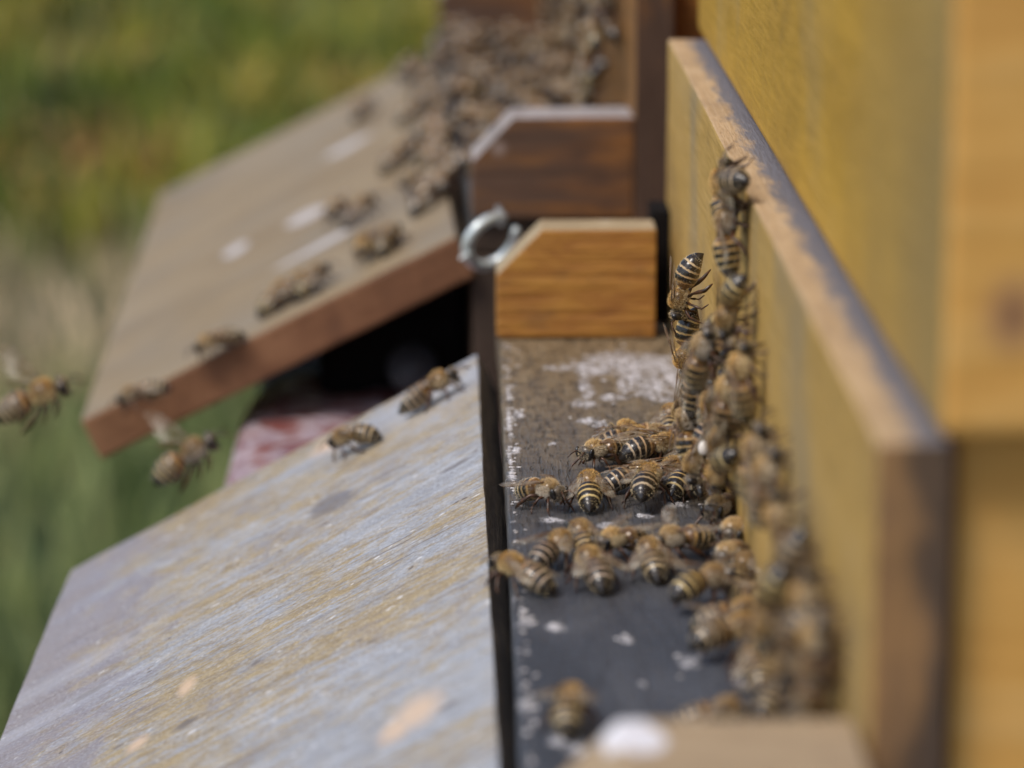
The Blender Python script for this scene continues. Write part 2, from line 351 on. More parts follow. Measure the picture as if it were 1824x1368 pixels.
# landing board (left edge not quite parallel to the front)
bm = bmesh.new()
top = [(.0124, .7134, 0), (.0488, .7134, 0), (.0488, .3600, 0), (.0099, .3600, 0)]
a = [bm.verts.new(p) for p in top]; b = [bm.verts.new((p[0], p[1], -.008)) for p in top]
bm.faces.new(a); bm.faces.new(b[::-1])
for i in range(4): bm.faces.new((a[i], b[i], b[(i + 1) % 4], a[(i + 1) % 4]))
solid('landing_board', bm, M['board'], hive, .0005, .00022)
prof = [(.0118, .0003), (.0448, .0003), (.0448, .0236), (.0211, .0236), (.0118, .0137)]
prof1 = [(x, z if z < .02 else .0232) for x, z in prof]
o = prism('side_block', prof1, .6834, .6950, M['cheek'], hive, .0005)
cover(o, M['cheek_top'], lambda n, c: n.z > .4)
o = prism('side_block', [(.0105, .0003), (.0478, .0003), (.0478, .0236), (.0205, .0236), (.0105, .0137)], .352, .3727, M['cheek'], hive, .0006)
cover(o, M['near_top'], lambda n, c: n.z > .4)
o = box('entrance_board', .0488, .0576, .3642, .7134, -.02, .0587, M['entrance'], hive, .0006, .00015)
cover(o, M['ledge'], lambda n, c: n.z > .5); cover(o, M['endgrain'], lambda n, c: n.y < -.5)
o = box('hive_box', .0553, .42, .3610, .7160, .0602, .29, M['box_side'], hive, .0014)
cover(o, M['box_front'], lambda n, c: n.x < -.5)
box('hive_floor', .0585, .42, .3675, .7100, -.02, .0599, M['box_side'], hive, .001)
box('base_frame', .0230, .42, .366, .7120, -.06, -.0205, M['dark'], hive, .001)
box('roof_lid', .045, .43, .350, .727, .2905, .31, M['darkbrown'], hive, .001)
box('slot_shade', .0449, .0486, .6990, .7120, .0003, .024, M['dark'], hive, 0)  # near-black filler standing in for the shade inside the gap
# small knot in the side wall is a part of the boards' look
# ramp of the near hive
def rp(px, py): return onramp(px, py)
nr = RA.copy(); nr.y = .40
outer_far = onramp(125, 1015); outer_near = onramp(0, 1314); outer_near = outer_far + (outer_near - outer_far) * ((.37 - outer_far.y) / (outer_near.y - outer_far.y))
hinge_near = Vector((RA.x, .37, RA.z))
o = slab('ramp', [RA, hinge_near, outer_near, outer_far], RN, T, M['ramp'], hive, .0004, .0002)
m = wood('ramp_end', [(.3, (.02, .018, .016)), (.5, (.075, .062, .05)), (.7, (.22, .17, .11))], U=Y3, V=RN, W=RU, rough=.75, fine=2200, along=90, broad=(400, 30), bump=.0004)
cover(o, m.m, lambda n, c: n.dot(RU) > .7)

# ---- second and third hives: the same model, turned a little
DX, DZ, Y2 = -.0042, .0115, .405     # shift of the second hive against the first
def hive2(root, oy, dark, with_ramp):
    L = -.0  # local frame: first hive's coordinates minus its near end
    def bx(n, x0, x1, y0, y1, z0, z1, mat, bev=.0006): return box(n, x0, x1, y0 - .36, y1 - .36, z0, z1, mat, root, bev)
    bx('landing_board', .0120, .0488, .3645, .7134, -.008, 0, M['board2']); cover(root.children[-1] if len(root.children) == 1 else root.children[0], M['darkbrown'], lambda n, c: n.y < -.5)
    for (a, b) in ((.3620, .3780), (.6834, .7030)):
        o = prism('side_block', [(.0118, .0003), (.0487, .0003), (.0487, .0236), (.0211, .0236), (.0118, .0137)] if a < .5 else prof, a - .36, b - .36, M['brown'], root, .0006)
        cover(o, M['brown_top'], lambda n, c: n.z > .4)
    o = bx('entrance_board', .0488, .0576, .3621, .7134, -.0205, .0587, M['entrance2']); cover(o, M['post'], lambda n, c: n.y < -.5)
    o = bx('hive_box', .0553, .42, .377, .7160, .0591, .29, M['box_side2'], .0014)
    bx('hive_floor', .0585, .42, .3795, .7100, -.02, .0575, M['box_side2'], .001)
    bx('base_frame', .0118, .42, .3630, .7120, -.0705, -.0085, M['darkbrown'], .001)
    bx('roof_lid', .045, .43, .365, .727, .2905, .31, M['darkbrown'] if with_ramp else M['dark'], .001)
    if with_ramp: bx('under_shade_block', -.024, .0105, .395, .6500, -.0705, -.022, M['dark'], .001)  # black block added to paint the deep shade below the ramp
m = wood('dark_landing_board', [(.3, (.05, .05, .05)), (.7, (.12, .12, .12))], rough=.6); M['board2'] = m.m
m = wood('entrance_brown', [(.3, (.12, .06, .02)), (.6, (.26, .12, .03)), (.75, (.36, .18, .04))], U=Y3, V=Z3, W=X3, rough=.6); M['entrance2'] = m.m
m = wood('box_brown_orange', [(.3, (.30, .12, .03)), (.6, (.50, .22, .05))], U=X3, V=Z3, W=Y3, rough=.6); M['box_side2'] = m.m
YAW2 = R(1.25)
h2 = empty('beehive', (DX, .755, DZ), YAW2)
tag(h2, 'second beehive behind the nearest one, brown chamfered block and bee covered tan ramp', 'beehive', 'beehives standing in a row')
hive2(h2, 0, 0, True)
# its ramp: local copy of the ramp quad
m = wood('tan_ramp', [(.3, (.20, .145, .082)), (.5, (.27, .20, .115)), (.7, (.32, .25, .16))], U=RU, V=Y3, W=RN, rough=.55, fine=260, along=30, broad=(30, 14), wf=.3, spec=.25)
def quad2(z): return None
P2 = [Vector((.0037, .7575, .0085)), Vector((-.0827, .7494, -.0340))]
h2inv = (Matrix.Translation(h2.location) @ Matrix.Rotation(YAW2, 4, 'Z')).inverted()
A2, B2 = h2inv @ P2[0], h2inv @ P2[1]
A2.y = B2.y = (A2.y + B2.y) / 2
U2 = (A2 - B2).normalized(); N2 = U2.cross(Vector(Y3)).normalized(); N2 = N2 if N2.z > 0 else -N2
h2m = h2inv.inverted()
NW2 = h2m.to_3x3() @ N2; UW2 = h2m.to_3x3() @ U2; AW2 = h2m @ A2; YW2 = h2m.to_3x3() @ Vector(Y3)
def onramp2(px, py, off=0): return hit(px, py, AW2 + NW2 * off, NW2)
g = m.noise(m.vec(U2, Y3, N2, 20, 20, 10, 3), 1, 4, .6)
c = m.mix(m.mr(g, .45, .62, 0, .5), m.col, (.22, .19, .15))
n1 = m.noise(m.vec(U2, Y3, N2, 200, 200, 50, 3), 1, 3, .6)
d = relips(m, [(545, 385, .0062, .009, .1), (550, 448, .011, .0035, .05), (600, 420, .012, .004, .1), (420, 445, .004, .008, 0), (620, 260, .008, .006, .3)], lambda a, b: h2inv @ onramp2(a, b), U2, Y3, N2)
c = m.mix(m.mr(m.math('ADD', d, m.math('MULTIPLY', m.math('ADD', n1, -.5), .6)), .7, 1.05, .7, 0), c, (.62, .60, .62))
m.lk(c, m.b.inputs['Base Color']); M['ramp2'] = m.m
A2f = A2 + Vector((-.0012, .31, 0)); B2f = h2inv @ onramp2(283, 345)
A2f = h2inv @ onramp2(752, 103)
o = slab('ramp', [A2, B2, B2f, A2f], N2, .0105, M['ramp2'], h2, .0010, .0002)
m = wood('ramp_edge_brown', [(.3, (.10, .045, .025)), (.5, (.19, .085, .04)), (.7, (.30, .15, .075))], U=U2, V=N2, W=Y3, rough=.6, fine=300, along=60, broad=(40, 60), wf=.4)
cover(o, m.m, lambda n, c: n.y < -.7)
# metal screw hook between the hives
m = N('zinc_hook'); m.fin(m.ramp(m.noise(m.tc, 300, 2), [(.3, (.58, .64, .64)), (.7, (.70, .76, .78))]), .35, spec=.6); m.b.inputs['Metallic'].default_value = .45; M['hook'] = m.m
def tube(bm, pts, rs, seg=10, flat=1.0, up=None, cap=True):
    rings = []
    for i, p in enumerate(pts):
        p = Vector(p); t = (Vector(pts[min(i + 1, len(pts) - 1)]) - Vector(pts[max(i - 1, 0)])).normalized()
        u = Vector(up) if up else (Vector(Z3) if abs(t.z) < .9 else Vector(Y3))
        s = t.cross(u).normalized(); u = s.cross(t).normalized(); r = rs[i] if hasattr(rs, '__len__') else rs
        rings.append([bm.verts.new(p + s * math.cos(k * math.tau / seg) * r * flat + u * math.sin(k * math.tau / seg) * r) for k in range(seg)])
    for a, b in zip(rings, rings[1:]):
        for k in range(seg): bm.faces.new((a[k], a[(k + 1) % seg], b[(k + 1) % seg], b[k]))
    if cap: bm.faces.new(rings[0][::-1]); bm.faces.new(rings[-1])
    return rings
HP = Vector((0, .744, 0))
def onh(px, py, yy=.744): return hit(px, py, (0, yy, 0), Y3)
cen = onh(877, 432)
pts = []
RG = lambda t: (875 + 50 * math.cos(t) * math.cos(-.75) - 35 * math.sin(t) * math.sin(-.75), 430 + 50 * math.cos(t) * math.sin(-.75) + 35 * math.sin(t) * math.cos(-.75))
ring = [onh(*RG(.35 + k * (math.tau - .80) / 40), .726 + .004 * math.sin(k / 40 * math.tau)) for k in range(41)]
e0 = ring[-1]
stem = [onh(893, 396, .728), onh(891, 384, .733), onh(889, 372, .745)]
bm = bmesh.new(); tube(bm, ring, [.0008, .0011] + [.0013] * 35 + [.0012] * 4, 12, up=Y3)
tube(bm, [ring[-2]] + stem, [.0011, .0010, .0009, .0009], 10, up=Y3)
tube(bm, [ring[19], onh(834, 455, .722), onh(820, 461, .720)], [.0012, .0009, .0003], 8)
o = bmobj('screw_hook', bm, M['hook'], None, True)
tag(o, 'open ring-like silvery metal screw hook above the dark gap beside the orange block', 'hook')
# thin screw stem runs into the brown block
# ------------------------------------------------------------------ stand, sack, jar lid
st = empty('hive_stand', (.2, .9, GZ))
tag(st, 'dark wooden bench under the hives, mostly in shadow', 'stand')
def sbox(n, x0, x1, y0, y1, z0, z1, mat): return box(n, x0 - .2, x1 - .2, y0 - .9, y1 - .9, z0 - GZ, z1 - GZ, mat, st, .002)
sbox('top_board', -.050, .40, .20, 1.06, -.085, -.0605, M['stand'])
for x in (-.03, .34):
    for y in (.25, .98): sbox('leg', x, x + .05, y, y + .05, GZ, -.0855, M['stand'])
m = N('red_white_plastic')
a = m.noise(m.vec(X3, Y3, Z3, 34, 40, 90, 1), 1, 4, .6, 1.6); b = m.noise(m.vec(X3, Y3, Z3, 90, 90, 60, 5), 1, 3, .6)
c = m.ramp(a, [(.36, (.20, .05, .045)), (.45, (.28, .11, .10)), (.51, (.48, .40, .44)), (.57, (.38, .29, .34)), (.63, (.24, .09, .10)), (.74, (.16, .12, .24))])
m.fin(c, .3, b, .002, .6)
bm = bmesh.new(); bmesh.ops.create_cube(bm, size=1)
bmesh.ops.subdivide_edges(bm, edges=bm.edges[:], cuts=22, use_grid_fill=True)
for v in bm.verts:
    p = v.co.copy(); q = p.normalized() * .5 * (1 / max(1e-6, (abs(p.normalized().x) ** 6 + abs(p.normalized().y) ** 6 + abs(p.normalized().z) ** 6) ** (1 / 6)))
    v.co = Vector((q.x * .066 - .0145, q.y * .20 + .715, q.z * .0235 - .0468))
    nz = noise.noise(Vector((v.co.x * 70, v.co.y * 40, v.co.z * 90))) + .5 * noise.noise(Vector((v.co.x * 190, v.co.y * 120, v.co.z * 200)))
    if q.z > -.3: v.co += Vector((0, 0, 1)) * nz * .0022; v.co.x += nz * .0012
    v.co.z = max(v.co.z, -.0600)
tag(bmobj('plastic_sack', bm, m.m, None, True), 'crumpled red and white plastic sack lying under the ramps', 'sack')
m = N('grey_lid'); m.fin((.035, .035, .042), .5, spec=.3)
bm = bmesh.new(); p = onh(735, 655, .772)
bmesh.ops.create_cone(bm, cap_ends=True, segments=40, radius1=.0062, radius2=.0058, depth=.002, matrix=Matrix.Translation(p) @ Matrix.Rotation(R(62), 4, 'X'))
bmesh.ops.bevel(bm, geom=[e for e in bm.edges if e.calc_length() > .0001], offset=.0003, segments=2, affect='EDGES')
tag(bmobj('jar_lid', bm, m.m, None, True), 'round grey lid dimly seen in the dark gap under the tan ramp', 'lid')
# loose crumbs of wax on the landing board and along its edge
m = N('wax_crumb'); m.fin(m.ramp(m.noise(m.tc, 900, 3), [(.35, (.40, .38, .38)), (.65, (.72, .70, .72))]), .7); M['crumb'] = m.m
bm = bmesh.new(); r2 = random.Random(11)
for i in range(230):
    if i < 130: y_ = r2.uniform(.42, .68); x_ = .0105 + .002 * (y_ - .42) / .26 + .0007 + abs(r2.gauss(0, .0009))
    else:
        e_ = r2.choice(es); x_ = e_[0] + r2.gauss(0, .8) * e_[3]; y_ = e_[1] + r2.gauss(0, .8) * e_[4]
    if not (.0108 + .002 * max(0, (y_ - .42) / .26) < x_ < .0470 and .385 < y_ < .680): continue
    s_ = r2.uniform(.00012, .00042)
    k = bmesh.ops.create_icosphere(bm, subdivisions=1, radius=s_, matrix=Matrix.Translation((x_, y_, s_ * .25)) @ Matrix.Rotation(r2.uniform(0, 6), 4, 'Z') @ Matrix.Diagonal((1.5, r2.uniform(.7, 1.6), .45, 1)))
    for v in k['verts']: v.co += Vector((r2.gauss(0, 1), r2.gauss(0, 1), 0)) * s_ * .22
tag(bmobj('wax_crumbs', bm, M['crumb'], hive), kind='stuff')
# ------------------------------------------------------------------ bees
m = N('bee_body')
z = m.n('Attribute', attribute_name='zone').outputs['Fac']; be = m.n('Attribute', attribute_name='belly').outputs['Fac']
n1 = m.noise(m.tc, 1500, 3, .6); oi = m.n('ObjectInfo').outputs['Random']
zz = m.math('ADD', z, m.math('MULTIPLY', m.math('ADD', n1, -.5), .42))
fr = m.math('FRACT', zz)
gold = m.math('MULTIPLY', m.math('MULTIPLY', m.mr(fr, .0, .06), m.mr(fr, .24, .34, 1, 0)), m.math('MULTIPLY', m.mr(z, .2, .3), m.mr(z, 4.95, 5.05, 1, 0)))
rv = m.mr(oi, 0, 1, .72, 1.08)
goldc = m.mix(m.mr(z, 1.0, 4.0), (.50, .29, .085), (.58, .44, .21))
goldc = m.n('VectorMath', {0: goldc, 1: m.n('CombineXYZ', {0: rv, 1: rv, 2: m.mr(oi, 0, 1, 1.15, .92)}).outputs[0]}, operation='MULTIPLY').outputs[0]
base = m.mix(m.mr(z, .8, 1.6, .85, 0), (.020, .015, .012), (.20, .10, .035))
base = m.mix(m.mr(be, .3, .8, 0, .7), base, (.20, .15, .09))
ab = m.mix(gold, base, goldc)
th = m.mix(m.mr(n1, .4, .6), (.14, .085, .035), (.26, .165, .07))
hd = m.mix(m.mr(n1, .4, .6), (.06, .05, .04), (.13, .10, .07))
c = m.mix(m.mr(z, -.05, .0), th, ab); c = m.mix(m.mr(z, -1.3, -1.2, 1, 0), c, hd)
m.fin(c, m.mix(gold, (.22, .22, .22), (.6, .6, .6)), n1, .00003, .6); M['bee'] = m.m
FAR = M['bee'].copy(); FAR.name = 'bee_body_far'
for nd in FAR.node_tree.nodes:
    if nd.type == 'BSDF_PRINCIPLED': nd.inputs['Specular IOR Level'].default_value = .8
m = N('bee_eye'); m.fin((.012, .010, .010), .18, spec=.6); M['eye'] = m.m
m = N('bee_leg'); a = m.noise(m.tc, 900, 2); m.fin(m.ramp(a, [(.35, (.022, .013, .009)), (.65, (.10, .038, .015))]), .32); M['leg'] = m.m
m = N('bee_hair')
z = m.n('Attribute', attribute_name='zone').outputs['Fac']
c = m.ramp(m.mr(z, 0, 1), [(0, (.42, .36, .24)), (.33, (.66, .43, .14)), (.6, (.82, .69, .42)), (1, (.72, .62, .40))])
oi = m.n('ObjectInfo').outputs['Random']
c = m.n('VectorMath', {0: c, 1: m.n('CombineXYZ', {0: m.mr(oi, 0, 1, .8, 1.15), 1: m.mr(oi, 0, 1, .85, 1.08), 2: m.mr(oi, 0, 1, 1.2, .95)}).outputs[0]}, operation='MULTIPLY').outputs[0]
m.fin(c, .6); M['hair'] = m.m
m = N('bee_wing')
tr = m.n('BsdfTransparent', {0: (1, .97, .9, 1)}); nz = m.noise(m.tc, 420, 3)
m.fin(m.ramp(nz, [(.35, (.20, .14, .08)), (.65, (.58, .52, .42))]), .10, nz, .00012, 1.0)
mx = m.n('MixShader', {0: m.mr(nz, .3, .7, .16, .44)}); m.lk(tr.outputs[0], mx.inputs[1]); m.lk(m.b.outputs[0], mx.inputs[2]); m.lk(mx.outputs[0], m.out.inputs[0]); M['wing'] = m.m
m = N('wing_vein'); m.fin((.14, .07, .03), .4); M['vein'] = m.m
m = N('pollen'); m.fin((.72, .66, .60), .8, m.noise(m.tc, 2500, 3), .0001); M['pollen'] = m.m
MM = .001

def bee_sections(v):
    """rings: centre, tangent(forward), rx, rz, zone"""
    out = []
    hy, tz = v.get('headyaw', 0), v.get('lift', 0)
    # head (front to back)
    for s, rx, rz in ((6.15, .25, .3), (6.0, .95, 1.0), (5.65, 1.55, 1.45), (5.2, 1.85, 1.62), (4.75, 1.65, 1.4), (4.42, .95, .85), (4.25, .55, .55)):
        c = Vector((math.sin(hy) * (s - 4.2), 4.2 + math.cos(hy) * (s - 4.2), 3.0 + tz - (s - 4.2) * .18)); out.append((c, Vector((math.sin(hy), math.cos(hy), -.15)).normalized(), rx, rz, -2.0))
    for s, rx, rz, zc in ((4.1, .8, .8, 3.2), (3.85, 1.4, 1.35, 3.3), (3.3, 1.78, 1.66, 3.3), (2.6, 1.92, 1.78, 3.35), (1.9, 1.92, 1.78, 3.35), (1.2, 1.75, 1.62, 3.3), (.6, 1.35, 1.3, 3.2), (.2, .8, .85, 3.1), (0, .5, .5, 3.0)):
        out.append((Vector((0, s, zc + tz)), Vector((0, 1, 0)), rx, rz, -1.0))
    c = Vector((0, 0, 3.0 + tz)); pit, yw = v.get('pitch', -.10), 0.0; n = 44; Ls = v.get('len', 7.0); fat = v.get('fat', 1)
    pro = [(0, .5), (.03, 1.0), (.09, 1.68), (.2, 2.22), (.34, 2.4), (.5, 2.3), (.64, 2.02), (.76, 1.6), (.87, 1.05), (.95, .5), (1, .06)]
    for i in range(1, n + 1):
        t = i / n
        pit += v.get('curl', -.3) / n * (1.5 * t + .25); yw += v.get('bend', 0) / n
        d = Vector((math.sin(yw) * math.cos(pit), -math.cos(yw) * math.cos(pit), math.sin(pit)))
        c = c + d * (Ls / n)
        for (a, ra), (b, rb) in zip(pro, pro[1:]):
            if a <= t <= b: r = ra + (rb - ra) * (t - a) / (b - a); break
        zn = t * 6.3; step = 1 + .035 * (zn % 1) if zn < 6 else 1
        out.append((c.copy(), -d, r * step * fat, r * .93 * step * fat, max(.01, zn)))
    return out
def ring_frame(t):
    s = t.cross(Vector(Z3)).normalized(); return s, s.cross(t).normalized()

def bee_mesh(v, seg=20, lowpoly=False):
    r = random.Random(v.get('seed', 1)); secs = bee_sections(v)
    if lowpoly: secs = secs[0:7:2] + secs[7:16:2] + secs[16::4] + [secs[-1]]
    bm = bmesh.new(); zl = bm.verts.layers.float.new('zone'); bl = bm.verts.layers.float.new('belly')
    rings = []
    for (c, t, rx, rz, zn) in secs:
        s, u = ring_frame(t); rg = []
        for k in range(seg):
            a = k * math.tau / seg; p = c + s * math.cos(a) * rx + u * math.sin(a) * rz
            q = bm.verts.new(p); q[zl] = zn; q[bl] = max(0, -math.sin(a)) if zn > 0 else 0; rg.append(q)
        rings.append(rg)
    for a, b in zip(rings, rings[1:]):
        for k in range(seg): bm.faces.new((a[k], a[(k + 1) % seg], b[(k + 1) % seg], b[k]))
    bm.faces.new(rings[0][::-1]); bm.faces.new(rings[-1])
    nb = len(bm.faces)
    hy, tz = v.get('headyaw', 0), v.get('lift', 0)
    Hm = Matrix.Translation((math.sin(hy) * 1.0, 4.2 + math.cos(hy) * 1.0, 2.85 + tz)) @ Matrix.Rotation(-hy, 4, 'Z')
    def mark(f0, mi):
        bm.faces.ensure_lookup_table()
        for f in bm.faces[f0:]: f.material_index = mi
    f0 = len(bm.faces)
    for sx in (-1, 1):
        bmesh.ops.create_uvsphere(bm, u_segments=8 if lowpoly else 12, v_segments=6 if lowpoly else 10, radius=1, matrix=Hm @ Matrix.Translation((sx * 1.55, .05, .15)) @ Matrix.Rotation(sx * .25, 4, 'Y') @ Matrix.Diagonal((.55, .72, 1.15, 1)))
    mark(f0, 1); f0 = len(bm.faces)
    sg = 4 if lowpoly else 6
    for sx in (-1, 1):                                  # antennae
        e = [Vector((sx * .35, .85, .2)), Vector((sx * .9, 1.7, .9)), Vector((sx * 1.2 + r.uniform(-.3, .3), 2.7, .35)), Vector((sx * 1.3 + r.uniform(-.5, .5), 3.7, -.5 + r.uniform(-.4, .4)))]
        tube(bm, [Hm @ q for q in e], [.12, .11, .13, .09], sg)
    if not lowpoly: tube(bm, [Hm @ Vector((0, .7, -1.2)), Hm @ Vector((0, .55, -1.9))], [.4, .2], 6)
    fly = v.get('fly', False)
    for sx in (-1, 1):
        J = lambda k: r.uniform(-k, k)
        legs = []
        if fly:
            legs = [[(1.0, 3.4, 2.0), (1.9, 3.9, 1.0), (1.6, 3.0, -.3), (1.3, 2.4, -1.2)], [(1.0, 2.2, 1.8), (2.3, 1.9, .8), (2.0, .8, -.6), (1.7, .0, -1.4)], [(.9, 1.2, 1.8), (2.3, -.2, 1.0), (2.0, -2.2, -.6), (1.6, -3.6, -1.6)]]
        else:
            legs = [[(1.0, 3.4, 2.0 + tz), (2.2 + J(.2), 4.5 + J(.3), 2.6 + J(.3)), (2.9 + J(.3), 5.1 + J(.5), 1.0), (3.1 + J(.4), 5.7 + J(.7), .05)],
                    [(1.1, 2.3, 1.9 + tz), (2.9 + J(.2), 2.4 + J(.4), 2.7 + J(.3)), (3.8 + J(.3), 1.9 + J(.6), 1.0), (4.4 + J(.4), 1.5 + J(.8), .05)],
                    [(1.0, 1.2, 1.8 + tz), (2.8 + J(.2), .0 + J(.4), 3.1 + J(.4)), (3.6 + J(.3), -1.7 + J(.6), 1.2), (4.0 + J(.4), -3.0 + J(.8), .05)]]
        for li, L in enumerate(legs):
            P = [Vector((sx * a, b, c_)) for a, b, c_ in L]
            md = P[1].lerp(P[2], .55); md2 = P[2].lerp(P[3], .5)
            if li == 2: tube(bm, [P[0], P[0].lerp(P[1], .5), P[1], md, P[2], md2, P[3]], [.35, .42, .30, .52, .42, .34, .12], sg, .55)
            else: tube(bm, [P[0], P[0].lerp(P[1], .5), P[1], md, P[2], md2, P[3]], [.33, .32, .22, .26, .2, .15, .09], sg)
    mark(f0, 2)
    if lowpoly:
        f0 = len(bm.faces)
        for sx in (-1, 1):
            for q in wing_outline(v, sx, 'fore'): pass
            bm.faces.new([bm.verts.new(q) for q in wing_outline(v, sx, 'fore')])
        mark(f0, 3)
    for q in bm.verts: q.co *= MM
    bmesh.ops.recalc_face_normals(bm, faces=bm.faces[:nb])
    me = bpy.data.meshes.new('honey_bee'); bm.to_mesh(me); bm.free()
    for p in me.polygons: p.use_smooth = True
    for k in ('bee', 'eye', 'leg') + (('wing',) if lowpoly else ()): me.materials.append(FAR if k == 'bee' and lowpoly else M[k])
    return me

FORE = [(0, 0), (1.2, .30), (3, .55), (5, .66), (7, .58), (8.3, .25), (9.0, -.35), (9.1, -.9), (8.6, -1.45), (7.5, -1.8), (6, -1.85), (4, -1.45), (2, -.85), (.6, -.3)]
HIND = [(0, -.1), (1.5, .1), (3.5, .25), (5.2, .15), (6.3, -.35), (6.5, -1.0), (5.8, -1.7), (4.2, -2.1), (2.6, -1.9), (1.2, -1.1)]
def wing_frame(v, sx, part):
    """matrix taking wing space (x along, y to the leading edge, z up) to bee space"""
    tz = v.get('lift', 0); out = v.get('wing_out', .3) * (1 + sx * v.get('wing_asym', 0)); up = v.get('wing_up', .05)
    if part == 'hind': out = out + v.get('hind_out', .12); up -= .04
    base = Vector((sx * 1.25, 2.5 if part == 'fore' else 1.7, 4.75 + tz if part == 'fore' else 4.45 + tz))
    d = Vector((sx * math.sin(out) * math.cos(up), -math.cos(out) * math.cos(up), math.sin(up)))
    ld = Vector((sx * math.cos(out), math.sin(out), 0)); roll = v.get('wing_roll', .25)
    nn = d.cross(ld) * sx; nn = nn if nn.z > 0 else -nn
    ld = (ld * math.cos(roll) - nn * math.sin(roll)).normalized(); nn = d.cross(ld); nn = nn if nn.z > 0 else -nn
    return base, d, ld, nn
def wing_outline(v, sx, part, sub=True):
    b, d, l, n = wing_frame(v, sx, part); pts = FORE if part == 'fore' else HIND
    return [b + d * x + l * y + n * (-.0) for x, y in pts]
def wing_mesh(v, sx):
    r = random.Random(v.get('seed', 1) * 7 + sx); bm = bmesh.new()
    for part in ('fore', 'hind'):
        b, d, l, n = wing_frame(v, sx, part); O = FORE if part == 'fore' else HIND
        L = max(x for x, y in O); cam_ = r.uniform(.2, .6)
        def W(x, y): return b + d * x + l * y + n * (-cam_ * (x / L) ** 2 - .12 * y * y + .06 * math.sin(x * 2.1 + y * 2))
        up = [p for p in O[:8]] if part == 'fore' else [p for p in O[:6]]; NX = 14
        def edge(side, x):
            ps = O[:8] if part == 'fore' else O[:6]
            qs = ([O[0]] + O[:6:-1]) if part == 'fore' else ([O[0]] + O[:4:-1])
            arr = ps if side else qs
            for (x0, y0), (x1, y1) in zip(arr, arr[1:]):
                if x0 <= x <= x1 and x1 > x0: return y0 + (y1 - y0) * (x - x0) / (x1 - x0)
            return arr[-1][1]
        g = []
        for i in range(NX + 1):
            x = L * (i / NX) ** .9 * .999; y1, y0 = edge(True, x), edge(False, x)
            g.append([bm.verts.new(W(x, y0 + (y1 - y0) * k / 5)) for k in range(6)])
        for a, c in zip(g, g[1:]):
            for k in range(5): bm.faces.new((a[k], c[k], c[k + 1], a[k + 1]))
        f0 = len(bm.faces)
        if part == 'fore': V = [[(0, 0), (3, .6), (6.8, .72), (8.3, .4)], [(0, 0), (3, -.1), (6, -.2), (8.8, -.6)], [(.3, -.1), (3.2, -.75), (6.2, -1.1), (8, -1.5)], [(.3, -.1), (2.4, -.9), (4.6, -1.6), (6.5, -2.1)], [(4.2, .65), (4.3, -.15), (4.0, -.85), (4.1, -1.4)], [(6.2, .7), (6.5, -.25), (6.3, -1.1), (6.4, -2.0)]]
        else: V = [[(0, -.1), (2.5, .12), (5, .1)], [(0, -.1), (2.5, -.6), (5.6, -.9)], [(.2, -.2), (2.2, -1.1), (3.8, -1.9)]]
        for vv in V: tube(bm, [W(x, y) + n * .02 for x, y in vv], [.075] + [.05] * (len(vv) - 2) + [.03], 4)
        bm.faces.ensure_lookup_table()
        for f in bm.faces[f0:]: f.material_index = 1
    for q in bm.verts: q.co *= MM
    me = bpy.data.meshes.new('wing'); bm.to_mesh(me); bm.free()
    for p in me.polygons: p.use_smooth = True
    me.materials.append(M['wing']); me.materials.append(M['vein']); return me
def hair_mesh(v):
    r = random.Random(v.get('seed', 1) + 50); secs = bee_sections(v); vs, fs, zs = [], [], []
    hd = [i for i, q in enumerate(secs) if q[4] == -2.0]; th = [i for i, q in enumerate(secs) if q[4] == -1.0]; ab = [i for i, q in enumerate(secs) if 0 < q[4] < 5.2]
    def add(i, a, ln, lay, z, wd=.075):
        c, t, rx, rz, zn = secs[i]; c2, t2, rx2, rz2, _ = secs[min(i + 1, len(secs) - 1)]; f = r.random()
        c = c.lerp(c2, f); rx += (rx2 - rx) * f; rz += (rz2 - rz) * f; s, u = ring_frame(t)
        p = c + s * math.cos(a) * rx + u * math.sin(a) * rz
        n = (s * math.cos(a) / max(rx, .3) + u * math.sin(a) / max(rz, .3)).normalized()
        dd = (n + (-t) * lay + Vector((r.gauss(0, .25), r.gauss(0, .25), r.gauss(0, .25)))).normalized()
        sd = dd.cross(Vector((r.uniform(-1, 1), r.uniform(-1, 1), r.uniform(-1, 1)))).normalized() * wd / 2; k = len(vs)
        vs.extend([tuple((p - sd - n * .05) * MM), tuple((p + sd - n * .05) * MM), tuple((p + dd * ln) * MM)]); fs.append((k, k + 1, k + 2)); zs.extend([z] * 3)
    tau = math.tau
    for _ in range(3400):
        a = r.uniform(0, tau); i_ = r.choice(th[:-2])
        yy_ = secs[i_][0].y
        if math.sin(a) > .55 and yy_ < 2.7 and r.random() < .62: continue
        add(i_, a, r.uniform(.32, .68), .45, (.30 + .14 * r.random()) if math.sin(a) > .5 else .6 + .25 * r.random())
    for _ in range(700): add(r.choice(hd), r.uniform(0, tau), r.uniform(.25, .5), -.1, r.uniform(0, .2))
    for _ in range(1900):
        i = r.choice(ab); fr_ = secs[i][4] % 1; z_ = secs[i][4]
        if z_ > .9 and not (.02 < fr_ < .26) and r.random() < .8: continue
        add(i, r.uniform(0, tau), r.uniform(.2, .42) if z_ > .9 else r.uniform(.4, .7), 1.6, .75 + .25 * r.random() if z_ > 1 else .5, .065)
    me = bpy.data.meshes.new('hair'); me.from_pydata(vs, [], fs)
    at = me.attributes.new('zone', 'FLOAT', 'POINT'); at.data.foreach_set('value', zs)
    me.materials.append(M['hair']); return me

